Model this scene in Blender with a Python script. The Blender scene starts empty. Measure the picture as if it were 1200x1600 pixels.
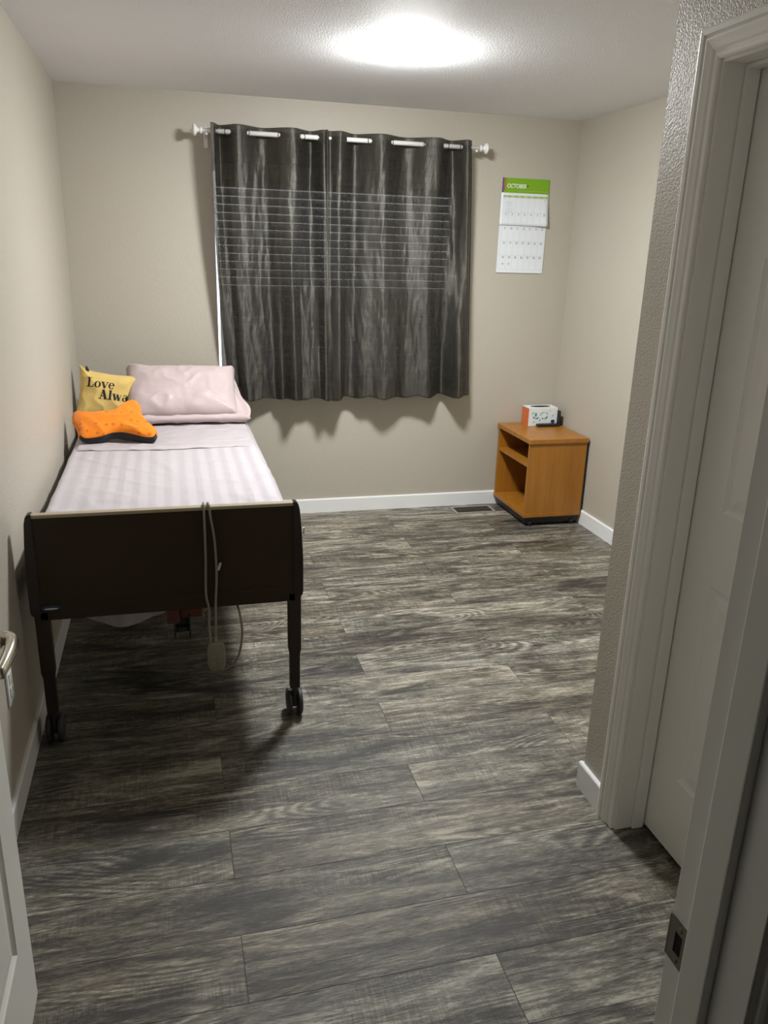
import bpy, bmesh, math, random
from mathutils import Vector, Matrix, noise
random.seed(7)
C = bpy.context.scene.collection
sc = bpy.context.scene
PI = math.pi

# ------------------------------------------------------------------ camera
cam_d = bpy.data.cameras.new('camera'); cam = bpy.data.objects.new('camera', cam_d); C.objects.link(cam)
R = [[0.9669927, 0.2494617, 0.0519037], [-0.2531154, 0.9170314, 0.3081980], [0.0292863, -0.3111628, 0.9499053]]
m = Matrix(((R[0][0], R[0][2], -R[0][1], 0.51069), (R[1][0], R[1][2], -R[1][1], -0.07464), (R[2][0], R[2][2], -R[2][1], 1.65809), (0, 0, 0, 1)))
cam.matrix_world = m
cam_d.sensor_fit = 'VERTICAL'; cam_d.sensor_height = 24; cam_d.sensor_width = 18
cam_d.lens = 1254.417 * 24 / 1600
cam_d.clip_start = 0.02
sc.camera = cam
# ------------------------------------------------------------------ world, exposure
LAMP = 205.0
w = bpy.data.worlds.new('outside'); sc.world = w; w.use_nodes = True
w.node_tree.nodes['Background'].inputs[0].default_value = (0.80, 0.88, 1.0, 1)
w.node_tree.nodes['Background'].inputs[1].default_value = 1.9
sc.view_settings.view_transform = 'Standard'
try: sc.view_settings.look = 'None'
except Exception: pass
sc.view_settings.gamma = 1; sc.view_settings.use_curve_mapping = False
sc.view_settings.exposure = 0.47

# ------------------------------------------------------------------ dimensions
H = 2.44; W = 3.048; D = 4.885; XC = 1.748; YC = 1.901
ENT0, ENT1 = 0.421, 0.547           # the entry wall, hall side and room side
# ------------------------------------------------------------------ node helper
class NT:
    def __init__(s, name, rough=0.5, col=(0.5, 0.5, 0.5), spec=0.5, metal=0.0):
        s.m = bpy.data.materials.new(name); s.m.use_nodes = True; s.t = s.m.node_tree
        s.b = s.t.nodes['Principled BSDF']; s.out = s.t.nodes['Material Output']
        s.b.inputs['Base Color'].default_value = (*col, 1); s.b.inputs['Roughness'].default_value = rough
        s.b.inputs['Specular IOR Level'].default_value = spec; s.b.inputs['Metallic'].default_value = metal
    def n(s, typ, **kw):
        o = s.t.nodes.new(typ)
        for k, v in kw.items():
            if k in o.inputs: s.set(o.inputs[k], v)
            else: setattr(o, k, v)
        return o
    def set(s, inp, v):
        if isinstance(v, bpy.types.NodeSocket): s.t.links.new(v, inp)
        else: inp.default_value = v
    def math(s, op, a, b=None, c=None, clamp=False):
        o = s.t.nodes.new('ShaderNodeMath'); o.operation = op; o.use_clamp = clamp
        s.set(o.inputs[0], a)
        if b is not None: s.set(o.inputs[1], b)
        if c is not None: s.set(o.inputs[2], c)
        return o.outputs[0]
    def coord(s):
        return s.t.nodes.new('ShaderNodeTexCoord').outputs['Object']
    def xyz(s, v):
        o = s.t.nodes.new('ShaderNodeSeparateXYZ'); s.set(o.inputs[0], v); return o.outputs
    def comb(s, x, y, z):
        o = s.t.nodes.new('ShaderNodeCombineXYZ')
        for i, v in enumerate((x, y, z)): s.set(o.inputs[i], v)
        return o.outputs[0]
    def vm(s, v, scale):
        o = s.t.nodes.new('ShaderNodeVectorMath'); o.operation = 'MULTIPLY'; s.set(o.inputs[0], v); o.inputs[1].default_value = scale; return o.outputs[0]
    def noise(s, v, scale, detail=3, rough=0.5, dist=0.0):
        o = s.t.nodes.new('ShaderNodeTexNoise'); s.set(o.inputs['Vector'], v)
        o.inputs['Scale'].default_value = scale; o.inputs['Detail'].default_value = detail
        o.inputs['Roughness'].default_value = rough; o.inputs['Distortion'].default_value = dist
        return o.outputs['Fac']
    def ramp(s, f, stops):
        o = s.t.nodes.new('ShaderNodeValToRGB'); s.set(o.inputs[0], f)
        e = o.color_ramp.elements
        while len(e) < len(stops): e.new(0.5)
        for el, (p, c) in zip(e, stops):
            el.position = p; el.color = (*c, 1) if not isinstance(c, (int, float)) else (c, c, c, 1)
        return o.outputs[0]
    def mix(s, f, a, b, mode='MIX'):
        o = s.t.nodes.new('ShaderNodeMix'); o.data_type = 'RGBA'; o.blend_type = mode
        s.set(o.inputs[0], f)
        for i, v in ((6, a), (7, b)):
            s.set(o.inputs[i], (*v, 1) if isinstance(v, tuple) and len(v) == 3 else v)
        return o.outputs[2]
    def bump(s, h, strength=0.3, dist=0.01):
        o = s.t.nodes.new('ShaderNodeBump'); s.set(o.inputs['Height'], h)
        o.inputs['Strength'].default_value = strength; o.inputs['Distance'].default_value = dist
        s.t.links.new(o.outputs[0], s.b.inputs['Normal']); return o.outputs[0]
    def base(s, c): s.set(s.b.inputs['Base Color'], c)

def plain(name, col, rough=0.5, spec=0.5, metal=0.0, var=0.06, vs=30, bump=0.0, bs=200):
    t = NT(name, rough, col, spec, metal)
    p = t.coord(); f = t.noise(p, vs, 4)
    t.base(t.mix(f, tuple(c * (1 - var) for c in col), tuple(min(1, c * (1 + var)) for c in col)))
    if bump: t.bump(t.noise(p, bs, 2), bump, 0.002)
    return t.m

def wallpaint(name, col, rough, bscale, bstr, spec=0.5):
    t = NT(name, rough, col, spec)
    p = t.coord()
    t.base(t.mix(t.noise(p, 1.3, 2), tuple(c * 0.97 for c in col), tuple(c * 1.03 for c in col)))
    h = t.noise(p, bscale, 2, 0.5, 0.6)
    h = t.ramp(h, [(0.38, 0.0), (0.62, 1.0)])
    t.bump(h, bstr, 0.0022)
    return t.m

M = {}
M['wall'] = wallpaint('greige wall paint', (0.50, 0.462, 0.390), 0.48, 170, 0.30)
M['ceiling'] = wallpaint('white textured ceiling paint', (0.88, 0.885, 0.90), 0.75, 150, 0.5, 0.3)
M['trim'] = plain('white semi gloss trim paint', (0.88, 0.87, 0.83), 0.32, 0.5, var=0.02, vs=4)
M['base'] = plain('white baseboard paint', (0.88, 0.89, 0.89), 0.35, 0.5, var=0.02, vs=4)
M['door'] = plain('white door paint', (0.88, 0.875, 0.83), 0.38, 0.5, var=0.02, vs=4)
M['plastic'] = plain('white plastic', (0.82, 0.82, 0.80), 0.35, var=0.02)
M['nickel'] = plain('satin nickel', (0.62, 0.58, 0.50), 0.22, metal=1.0, var=0.04)
M['plate'] = plain('dull nickel plate', (0.20, 0.19, 0.155), 0.42, metal=0.6, var=0.08)
M['black'] = plain('black plastic', (0.012, 0.012, 0.013), 0.4, var=0.1)
M['rubber'] = plain('dark grey rubber', (0.035, 0.036, 0.04), 0.5, var=0.1)
M['brown_trim'] = plain('dark brown moulded plastic', (0.022, 0.013, 0.009), 0.32, var=0.12)
M['laminate'] = plain('tan bed end laminate darkened as shade', (0.036, 0.023, 0.010), 0.45, 0.3, var=0.08, vs=8)  # tan board darkened: the shade on its face is put into the colour
M['lit_top_lam'] = plain('tan laminate top edge in lit tone', (0.42, 0.35, 0.25), 0.45, var=0.05)  # same laminate, lit tone painted in for the top edge
M['brown_metal'] = plain('brown enamelled steel', (0.026, 0.015, 0.009), 0.4, var=0.1)
M['cord'] = plain('taupe cord', (0.26, 0.235, 0.175), 0.5, var=0.05)
M['logo_blue'] = plain('blue emblem', (0.02, 0.035, 0.12), 0.3)
M['logo_white'] = plain('pale emblem', (0.6, 0.62, 0.7), 0.3)
M['mattress'] = plain('navy mattress cover', (0.03, 0.04, 0.07), 0.6)
M['ink'] = plain('black ink', (0.012, 0.010, 0.012), 0.7)
M['hole'] = plain('dark hole', (0.006, 0.005, 0.004), 0.9)

# orange-brown cherry laminate
def wood():
    t = NT('orange cherry laminate', 0.36)
    p = t.coord()
    q = t.vm(p, (14, 14, 1.2))
    f = t.noise(q, 1.6, 5, 0.55, 0.4)
    g = t.noise(t.vm(p, (160, 160, 4)), 1.0, 3)
    f2 = t.math('ADD', t.math('MULTIPLY', f, 0.7), t.math('MULTIPLY', g, 0.3))
    t.base(t.ramp(f2, [(0.30, (0.30, 0.115, 0.012)), (0.55, (0.39, 0.158, 0.018)), (0.75, (0.46, 0.20, 0.028))]))
    return t.m
M['cherry'] = wood()

# grey oak plank floor, boards running along x, 0.1975 wide, 1.22 long, staggered by half
def floor_mat():
    t = NT('grey oak vinyl planks', 0.42, spec=0.5)
    p = t.coord(); x, y, z = t.xyz(p)
    PW = 0.1975; PL = 1.22
    rf = t.math('DIVIDE', t.math('SUBTRACT', y, 0.165 - 40 * PW), PW)
    row = t.math('FLOOR', rf); fy = t.math('FRACT', rf)
    par = t.math('MODULO', row, 2.0)
    xf = t.math('DIVIDE', t.math('SUBTRACT', t.math('ADD', x, 20 * PL), t.math('ADD', 0.612, t.math('MULTIPLY', par, 0.61))), PL)
    col = t.math('FLOOR', xf); fx = t.math('FRACT', xf)
    wn = t.t.nodes.new('ShaderNodeTexWhiteNoise'); wn.noise_dimensions = '2D'
    t.set(wn.inputs['Vector'], t.comb(row, col, 0.0))
    r1, r2, r3 = t.xyz(wn.outputs['Color'])
    gx = t.math('ADD', x, t.math('MULTIPLY', r1, 31.0)); gy = t.math('ADD', y, t.math('MULTIPLY', r2, 17.0))
    P = t.comb(gx, gy, t.math('MULTIPLY', r3, 9.0))
    broad = t.noise(t.vm(P, (1.9, 8.0, 1)), 1.0, 8, 0.66, 0.9)
    streak = t.noise(t.vm(P, (4.6, 44.0, 1)), 1.0, 6, 0.74, 0.9)
    fine = t.noise(t.vm(P, (34.0, 300.0, 1)), 1.0, 4, 0.75, 0.6)
    fleck = t.ramp(t.noise(t.vm(P, (16.0, 120.0, 1)), 1.0, 4, 0.7, 1.2), [(0.57, 0.0), (0.72, 1.0)])
    region = t.noise(t.vm(P, (1.8, 5.0, 1)), 1.0, 3, 0.6, 0.5)
    sawm = t.ramp(region, [(0.46, 0.0), (0.60, 1.0)])
    saw = t.noise(t.vm(P, (150.0, 7.0, 1)), 1.0, 4, 0.75, 1.6)
    # cathedral rings
    ringn = t.noise(t.vm(P, (0.8, 4.6, 1)), 1.0, 1.5, 0.4, 0.35)
    ring = t.math('SINE', t.math('MULTIPLY', ringn, 210.0))
    ring = t.math('MULTIPLY', ring, t.ramp(t.noise(t.vm(P, (1.3, 4.0, 1)), 2.0, 2), [(0.50, 0.0), (0.58, 1.0)]))
    v = t.math('ADD', 0.50, t.math('MULTIPLY', t.math('SUBTRACT', broad, 0.5), 1.15))
    v = t.math('ADD', v, t.math('MULTIPLY', t.math('SUBTRACT', streak, 0.5), 1.05))
    v = t.math('ADD', v, t.math('MULTIPLY', t.math('SUBTRACT', fine, 0.5), 1.0))
    v = t.math('ADD', v, t.math('MULTIPLY', t.math('MULTIPLY', fleck, sawm), 0.22))
    v = t.math('ADD', v, t.math('MULTIPLY', t.math('MULTIPLY', t.math('SUBTRACT', saw, 0.5), sawm), 0.62))
    v = t.math('ADD', v, t.math('MULTIPLY', ring, 0.10))
    v = t.math('ADD', v, t.math('MULTIPLY', t.math('SUBTRACT', r3, 0.5), 0.10))
    c = t.ramp(v, [(0.20, (0.022, 0.020, 0.017)), (0.37, (0.058, 0.054, 0.045)), (0.50, (0.128, 0.122, 0.098)),
                   (0.64, (0.238, 0.228, 0.188)), (0.80, (0.46, 0.445, 0.38))])
    warm = t.mix(t.math('MULTIPLY', r1, 0.45), c, (1.0, 0.90, 0.80), 'MULTIPLY')
    wn2 = t.noise(t.vm(P, (1.1, 5, 1)), 1.0, 2)
    warm = t.mix(t.ramp(wn2, [(0.42, 0.0), (0.65, 0.35)]), warm, (0.97, 0.87, 0.72), 'MULTIPLY')
    ex = t.math('MULTIPLY', t.math('MINIMUM', fx, t.math('SUBTRACT', 1.0, fx)), PL)
    ey = t.math('MULTIPLY', t.math('MINIMUM', fy, t.math('SUBTRACT', 1.0, fy)), PW)
    e = t.math('MINIMUM', ex, ey)
    seam = t.ramp(t.math('MULTIPLY', e, 100.0), [(0.04, 0.0), (0.12, 1.0)])
    t.base(t.mix(seam, (0.035, 0.032, 0.028), warm))
    t.set(t.b.inputs['Roughness'], t.math('ADD', 0.30, t.math('MULTIPLY', fine, 0.34)))
    h = t.math('ADD', t.math('MULTIPLY', v, 0.6), t.math('MULTIPLY', seam, 0.5))
    t.bump(h, 0.9, 0.0016)
    return t.m
M['floor'] = floor_mat()

# pale pink bedding with woven satin stripes
def sheet_mat(name, a, b, axis, pitch, rough=0.55):
    t = NT(name, rough, a, 0.3)
    p = t.coord(); s = t.xyz(p)[axis]
    f = t.math('SINE', t.math('MULTIPLY', s, 2 * PI / pitch))
    f = t.ramp(t.math('ADD', t.math('MULTIPLY', f, 0.5), 0.5), [(0.42, 0.0), (0.58, 1.0)])
    t.base(t.mix(f, a, b)); t.b.inputs['Sheen Weight'].default_value = 0.15
    t.set(t.b.inputs['Roughness'], t.math('ADD', 0.42, t.math('MULTIPLY', f, 0.25)))
    t.bump(t.noise(p, 12, 5, 0.6, 0.8), 0.13, 0.02)
    return t.m
M['sheet'] = sheet_mat('pale pink striped sheet', (0.48, 0.445, 0.472), (0.515, 0.48, 0.505), 0, 0.062)
M['cuff'] = sheet_mat('pale pink folded sheet end', (0.475, 0.425, 0.445), (0.50, 0.46, 0.48), 1, 0.05)
M['pillow'] = sheet_mat('rose pink pillowcase', (0.515, 0.42, 0.42), (0.52, 0.425, 0.425), 0, 0.04)
def cloth(name, col, bumps=0.3, dots=None):
    t = NT(name, 0.8, col, 0.25); p = t.coord()
    t.b.inputs['Sheen Weight'].default_value = 0.2
    base = t.mix(t.noise(p, 14, 3), tuple(c * 0.93 for c in col), tuple(min(1, c * 1.05) for c in col))
    if dots:
        v = t.t.nodes.new('ShaderNodeTexVoronoi'); v.inputs['Scale'].default_value = 26; v.inputs['Randomness'].default_value = 0.55
        t.t.links.new(p, v.inputs['Vector'])
        f = t.ramp(v.outputs['Distance'], [(0.19, 1.0), (0.26, 0.0)])
        base = t.mix(f, base, dots)
    t.base(base); t.bump(t.noise(p, 700, 2), bumps, 0.001)
    return t.m
M['yellow'] = cloth('mustard yellow cotton', (0.72, 0.52, 0.17))
M['orange'] = cloth('orange fleece with small dots', (0.86, 0.235, 0.010), 0.3, (0.62, 0.13, 0.008))
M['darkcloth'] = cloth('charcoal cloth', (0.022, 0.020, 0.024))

# dark taupe satin curtain, slightly see-through
def curtain_mat():
    t = NT('dark taupe satin', 0.54, (0.085, 0.078, 0.067), 0.6)
    p = t.coord(); s = t.xyz(p)
    slub = t.noise(t.vm(p, (6, 6, 260)), 1.0, 4, 0.7)
    col = t.ramp(slub, [(0.3, (0.075, 0.071, 0.062)), (0.7, (0.125, 0.119, 0.104))])
    t.base(col)
    t.b.inputs['Metallic'].default_value = 0.8
    t.b.inputs['Anisotropic'].default_value = 0.6
    t.set(t.b.inputs['Tangent'], t.comb(0.0, 0.0, 1.0))      # sheen stretched along the drop
    cr = t.noise(t.vm(p, (42, 42, 13)), 1.0, 5, 0.6, 1.5)
    cr2 = t.noise(t.vm(p, (14, 14, 4)), 1.0, 4, 0.6, 1.0)
    h = t.math('ADD', t.math('MULTIPLY', cr, 0.45), cr2)
    t.bump(h, 0.42, 0.012)
    tr = t.t.nodes.new('ShaderNodeBsdfTransparent'); mx = t.t.nodes.new('ShaderNodeMixShader')
    tr.inputs[0].default_value = (0.95, 0.93, 0.9, 1)
    mx.inputs[0].default_value = 0.27
    t.t.links.new(t.b.outputs[0], mx.inputs[1]); t.t.links.new(tr.outputs[0], mx.inputs[2]); t.t.links.new(mx.outputs[0], t.out.inputs[0])
    return t.m
M['curtain'] = curtain_mat()
def glass_mat():
    t = NT('window glass', 0.02)
    tr = t.t.nodes.new('ShaderNodeBsdfTransparent'); gl = t.t.nodes.new('ShaderNodeBsdfGlossy'); gl.inputs['Roughness'].default_value = 0.02
    fr = t.t.nodes.new('ShaderNodeFresnel'); mx = t.t.nodes.new('ShaderNodeMixShader')
    t.t.links.new(fr.outputs[0], mx.inputs[0]); t.t.links.new(tr.outputs[0], mx.inputs[1]); t.t.links.new(gl.outputs[0], mx.inputs[2]); t.t.links.new(mx.outputs[0], t.out.inputs[0])
    return t.m
M['glass'] = glass_mat()
def lamp_mat():
    t = NT('lit white lamp diffuser', 0.4, (0.9, 0.9, 0.9))
    t.b.inputs['Emission Color'].default_value = (0.985, 0.995, 0.99, 1); t.b.inputs['Emission Strength'].default_value = LAMP
    return t.m
M['lamp'] = lamp_mat()

# ------------------------------------------------------------------ mesh helpers
def obj(name, bm, mat, parent=None, smooth=False):
    me = bpy.data.meshes.new(name)
    bmesh.ops.recalc_face_normals(bm, faces=bm.faces)
    bm.to_mesh(me); bm.free()
    if isinstance(mat, (list, tuple)):
        for mm in mat: me.materials.append(M[mm])
    else: me.materials.append(M[mat])
    if smooth:
        for p in me.polygons: p.use_smooth = True
    o = bpy.data.objects.new(name, me); C.objects.link(o)
    if parent is not None:
        o.parent = parent
        o.matrix_parent_inverse = parent_inv(parent)
    return o
def world_mat(o):
    mt = Matrix.LocRotScale(o.location, o.rotation_euler, o.scale)
    return mt if o.parent is None else world_mat(o.parent) @ o.matrix_parent_inverse @ mt
def parent_inv(p): return world_mat(p).inverted()
def thing(name, label, cat, loc=(0, 0, 0), group=None):
    o = bpy.data.objects.new(name, None); C.objects.link(o); o.location = loc; o.empty_display_size = 0.05
    o['label'] = label; o['category'] = cat
    if group: o['group'] = group
    return o
def tag(o, label, cat, group=None):
    o['label'] = label; o['category'] = cat
    if group: o['group'] = group
    return o
def struct(o, label=None, cat=None):
    o['kind'] = 'structure'
    if label: o['label'] = label
    if cat: o['category'] = cat
    return o
def sthing(name, label, cat, loc=(0, 0, 0)):
    o = thing(name, label, cat, loc); o['kind'] = 'structure'; return o

def box(bm, x0, x1, y0, y1, z0, z1, bev=0.0, seg=2, mi=0):
    r = bmesh.ops.create_cube(bm, size=1.0)
    vs = r['verts']
    for v in vs:
        v.co = Vector(((x0 + x1) / 2 + v.co.x * (x1 - x0), (y0 + y1) / 2 + v.co.y * (y1 - y0), (z0 + z1) / 2 + v.co.z * (z1 - z0)))
    fs = set(f for v in vs for f in v.link_faces)
    for f in fs: f.material_index = mi
    if bev > 0:
        es = list(set(e for v in vs for e in v.link_edges))
        bmesh.ops.bevel(bm, geom=es, offset=bev, segments=seg, profile=0.5, affect='EDGES')
    return vs
def nb(*boxes, bev=0.0, seg=2):
    bm = bmesh.new()
    for b in boxes: box(bm, *b, bev=bev, seg=seg)
    return bm
def grid_faces(bm, rows, closed_u=False, closed_v=False, mi=0):
    nr = len(rows); nc = len(rows[0])
    for i in range(nr - (0 if closed_v else 1)):
        for j in range(nc - (0 if closed_u else 1)):
            a, b = rows[i][j], rows[i][(j + 1) % nc]; c, d = rows[(i + 1) % nr][(j + 1) % nc], rows[(i + 1) % nr][j]
            try:
                f = bm.faces.new((a, b, c, d)); f.material_index = mi
            except ValueError: pass
def tube(bm, pts, r, seg=10, cap=True):
    pts = [Vector(p) for p in pts]; rows = []; prev = None
    for i, p in enumerate(pts):
        t = (pts[min(i + 1, len(pts) - 1)] - pts[max(i - 1, 0)]).normalized()
        if prev is None:
            up = Vector((0, 0, 1)) if abs(t.z) < 0.9 else Vector((1, 0, 0)); a = t.cross(up).normalized()
        else:
            a = (prev - t * prev.dot(t)).normalized()
        prev = a; b = t.cross(a)
        rr = r[i] if isinstance(r, (list, tuple)) else r
        rows.append([bm.verts.new(p + (a * math.cos(k * 2 * PI / seg) + b * math.sin(k * 2 * PI / seg)) * rr) for k in range(seg)])
    grid_faces(bm, rows, closed_u=True)
    if cap:
        bm.faces.new(rows[0]); bm.faces.new(rows[-1])
def smooth_path(pts, n=10):
    pts = [Vector(p) for p in pts]; out = []
    P = [2 * pts[0] - pts[1]] + pts + [2 * pts[-1] - pts[-2]]
    for i in range(1, len(P) - 2):
        a, b, c, d = P[i - 1], P[i], P[i + 1], P[i + 2]
        for k in range(n):
            t = k / n
            out.append(0.5 * ((2 * b) + (c - a) * t + (2 * a - 5 * b + 4 * c - d) * t * t + (3 * b - a - 3 * c + d) * t ** 3))
    out.append(pts[-1]); return out
def lathe(bm, prof, center, axis='Z', seg=32, cap=False):
    rows = []; c = Vector(center)
    for (r, h) in prof:
        row = []
        for k in range(seg):
            a = 2 * PI * k / seg; u, v = r * math.cos(a), r * math.sin(a)
            d = {'Z': (u, v, h), 'X': (h, u, v), 'Y': (u, h, v)}[axis]
            row.append(bm.verts.new(c + Vector(d)))
        rows.append(row)
    grid_faces(bm, rows, closed_u=True)
    for row, pr in ((rows[0], prof[0]), (rows[-1], prof[-1])):
        if pr[0] > 1e-5: bm.faces.new(row)
    bmesh.ops.remove_doubles(bm, verts=bm.verts, dist=1e-6)
def prism(bm, poly, f0, f1, mi=0):
    a = [bm.verts.new(f0(*p)) for p in poly]; b = [bm.verts.new(f1(*p)) for p in poly]
    n = len(poly)
    bm.faces.new(a).material_index = mi; bm.faces.new(b[::-1]).material_index = mi
    for i in range(n): bm.faces.new((a[i], a[(i + 1) % n], b[(i + 1) % n], b[i])).material_index = mi
def text_bm(body, size, fn, bold=0.0, shear=0.0, align='LEFT', depth=0.0003, resolution=3):
    cu = bpy.data.curves.new('t', 'FONT'); cu.body = body; cu.size = size; cu.offset = bold; cu.shear = shear
    cu.align_x = align; cu.extrude = depth; cu.resolution_u = resolution
    o = bpy.data.objects.new('t', cu); C.objects.link(o)
    dg = bpy.context.evaluated_depsgraph_get(); me = bpy.data.meshes.new_from_object(o.evaluated_get(dg))
    bm = bmesh.new(); bm.from_mesh(me)
    bpy.data.objects.remove(o); bpy.data.curves.remove(cu); bpy.data.meshes.remove(me)
    for v in bm.verts: v.co = Vector(fn(v.co.x, v.co.y, v.co.z))
    return bm
def merge(dst, src):
    me = bpy.data.meshes.new('tmp'); src.to_mesh(me); src.free(); dst.from_mesh(me); bpy.data.meshes.remove(me)

# ------------------------------------------------------------------ room shell
struct(obj('floor', nb((-1.3, 3.2, -1.7, 5.1, -0.05, 0)), 'floor'), 'grey oak plank floor of the bedroom and hall', 'floor')
struct(obj('ceiling', nb((-1.3, 3.2, -1.7, 5.1, H, H + 0.05)), 'ceiling'), 'white orange-peel textured ceiling', 'ceiling')
struct(obj('wall_left', nb((-0.12, 0, ENT1, D + 0.15, 0, H)), 'wall'), 'greige painted wall along the bed', 'wall')
struct(obj('wall_right', nb((W, W + 0.12, ENT0, D + 0.15, 0, H)), 'wall'), 'greige painted wall behind the wooden cabinet', 'wall')
WX0, WX1, WZ0, WZ1 = 0.805, 2.30, 0.86, 2.10
struct(obj('wall_back', nb((0, WX0, D, D + 0.15, 0, H), (WX1, W, D, D + 0.15, 0, H), (WX0, WX1, D, D + 0.15, 0, WZ0), (WX0, WX1, D, D + 0.15, WZ1, H)), 'wall'), 'greige painted wall with the curtained window', 'wall')
CY0, CY1, CZ = 0.93, 1.69, 2.078     # closet door opening
struct(obj('wall_closet', nb((XC, XC + 0.115, CY1 + 0.012, YC, 0, H, ), (XC, XC + 0.115, ENT1, CY0 - 0.012, 0, H), (XC, XC + 0.115, CY0 - 0.012, CY1 + 0.012, CZ + 0.012, H), (XC + 0.115, W, YC - 0.115, YC, 0, H)), 'wall'),
       'greige textured wall around the closet door', 'wall')
EX0, EX1, EZ = 0.125, 1.04, 2.06       # entry opening
struct(obj('wall_entry', nb((-0.12, EX0 - 0.018, ENT0, ENT1, 0, H), (EX1 + 0.018, XC + 0.115, ENT0, ENT1, 0, H), (EX0 - 0.018, EX1 + 0.018, ENT0, ENT1, EZ + 0.018, H)), 'wall'),
       'greige wall with the entry doorway', 'wall')
struct(obj('wall_hall_left', nb((-1.0, -0.9, -1.5, ENT0, 0, H)), 'wall'), 'hall wall left of the camera', 'wall')
struct(obj('wall_hall_right', nb((1.95, 2.05, -1.5, ENT0, 0, H)), 'wall'), 'hall wall right of the camera', 'wall')
struct(obj('wall_hall_back', nb((-0.9, 1.95, -1.5, -1.4, 0, H)), 'wall'), 'hall wall behind the camera', 'wall')
struct(obj('wall_hall_front', nb((-0.9, -0.12, ENT0, ENT1, 0, H), (XC + 0.115, W, ENT0, ENT1, 0, H)), 'wall'), 'hall wall beyond the bedroom entry', 'wall')

# baseboards with a small eased top
def baseboard(name, a, b, nrm, label, h=0.092, t=0.013):
    prof = [(0, 0), (t, 0), (t, h - 0.006), (t - 0.002, h - 0.002), (t - 0.005, h), (0, h)]
    bm = bmesh.new()
    prism(bm, prof, lambda d, z: Vector((a[0] + nrm[0] * d, a[1] + nrm[1] * d, z)), lambda d, z: Vector((b[0] + nrm[0] * d, b[1] + nrm[1] * d, z)))
    return struct(obj(name, bm, 'base'), label, 'baseboard')
baseboard('baseboard_back', (0, D), (W, D), (0, -1), 'white baseboard under the window wall')
baseboard('baseboard_left', (0, ENT1 + 0.02), (0, D - 0.013), (1, 0), 'white baseboard along the bed wall')
baseboard('baseboard_right', (W, YC), (W, D - 0.013), (-1, 0), 'white baseboard behind the wooden cabinet')
baseboard('baseboard_closet', (XC, 1.771), (XC, YC + 0.013), (-1, 0), 'short white baseboard beside the closet door casing')
baseboard('baseboard_return', (XC, YC), (W, YC), (0, 1), 'white baseboard around the closet corner')

# ------------------------------------------------------------------ doors
def door_leaf(width, height, thick, fn, rec=0.007):
    """six-panel moulded leaf; fn(u, z, d) -> world; d = 0 front, d = thick back"""
    s = 0.118; mid = 0.10
    us = [0, s, (width - mid) / 2, (width + mid) / 2, width - s, width]
    zs = [0, 0.235, 0.835, 1.035, 1.65, 1.765, height - 0.115, height]
    bm = bmesh.new()
    for side in (0, 1):
        def V(u, z, dd): return bm.verts.new(fn(u, z, dd if side == 0 else thick - dd))
        for i in range(5):
            for j in range(7):
                u0, u1, z0, z1 = us[i], us[i + 1], zs[j], zs[j + 1]
                if i in (1, 3) and j in (1, 3, 5):
                    rings = []
                    for (ins, dd) in ((0, 0), (0.004, 0.003), (0.012, rec), (0.020, rec), (0.045, 0.002), (0.050, 0.0015)):
                        rings.append([V(u0 + ins, z0 + ins, dd), V(u1 - ins, z0 + ins, dd), V(u1 - ins, z1 - ins, dd), V(u0 + ins, z1 - ins, dd)])
                    grid_faces(bm, rings, closed_u=True); bm.faces.new(rings[-1])
                else:
                    bm.faces.new((V(u0, z0, 0), V(u1, z0, 0), V(u1, z1, 0), V(u0, z1, 0)))
    for (u0, z0, u1, z1) in ((0, 0, 0, height), (width, 0, width, height), (0, 0, width, 0), (0, height, width, height)):
        bm.faces.new((bm.verts.new(fn(u0, z0, 0)), bm.verts.new(fn(u1, z1, 0)), bm.verts.new(fn(u1, z1, thick)), bm.verts.new(fn(u0, z0, thick))))
    bmesh.ops.remove_doubles(bm, verts=bm.verts, dist=1e-5)
    return bm
# closet door, shut, seen in the recess of its jamb
d1 = sthing('door_1', 'white six-panel closet door, shut, on the right', 'door', (XC + 0.095, 1.687, 0.012))
obj('door_leaf', door_leaf(0.754, 2.058, 0.035, lambda u, z, d: Vector((XC + 0.095 + d, 1.687 - u, z + 0.014))), 'door', d1)
# entry door, open against the left
DX = 0.145; DY0, DY1 = 0.572, 1.474
d2 = sthing('door_2', 'white six-panel entry door standing open at lower left', 'door', (DX, DY0, 0.012))
obj('door_leaf', door_leaf(DY1 - DY0, 2.03, 0.035, lambda u, z, d: Vector((DX - d, DY1 - u, z + 0.015))), 'door', d2)
def lever(parent, x, y, z, sx):
    bm = bmesh.new(); lathe(bm, [(0.0, 0), (0.032, 0), (0.032, 0.006), (0.026, 0.011), (0.012, 0.013), (0.011, 0.034), (0.0, 0.034)] if sx > 0 else
                            [(0.0, 0), (0.032, 0), (0.032, -0.006), (0.026, -0.011), (0.012, -0.013), (0.011, -0.02), (0.0, -0.02)], (x, y, z), 'X', 32)
    r = obj('handle_rose', bm, 'nickel', parent, True)
    if sx > 0:
        bm = bmesh.new()
        path = smooth_path([(x + 0.034, y + 0.016, z), (x + 0.050, y + 0.004, z), (x + 0.056, y - 0.03, z + 0.001), (x + 0.055, y - 0.075, z), (x + 0.050, y - 0.115, z - 0.004)], 8)
        tube(bm, path, [0.0145 - 0.005 * i / (len(path) - 1) for i in range(len(path))], 14)
        for v in bm.verts: v.co.z = z + (v.co.z - z) * 1.25
        obj('lever', bm, 'nickel', parent, True)
lever(d2, DX, DY1 - 0.060, 0.935, 1)
obj('latch_plate', nb((DX - 0.029, DX - 0.006, DY1 - 0.001, DY1 + 0.0015, 0.905, 0.965), bev=0.0005), 'nickel', d2)
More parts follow.
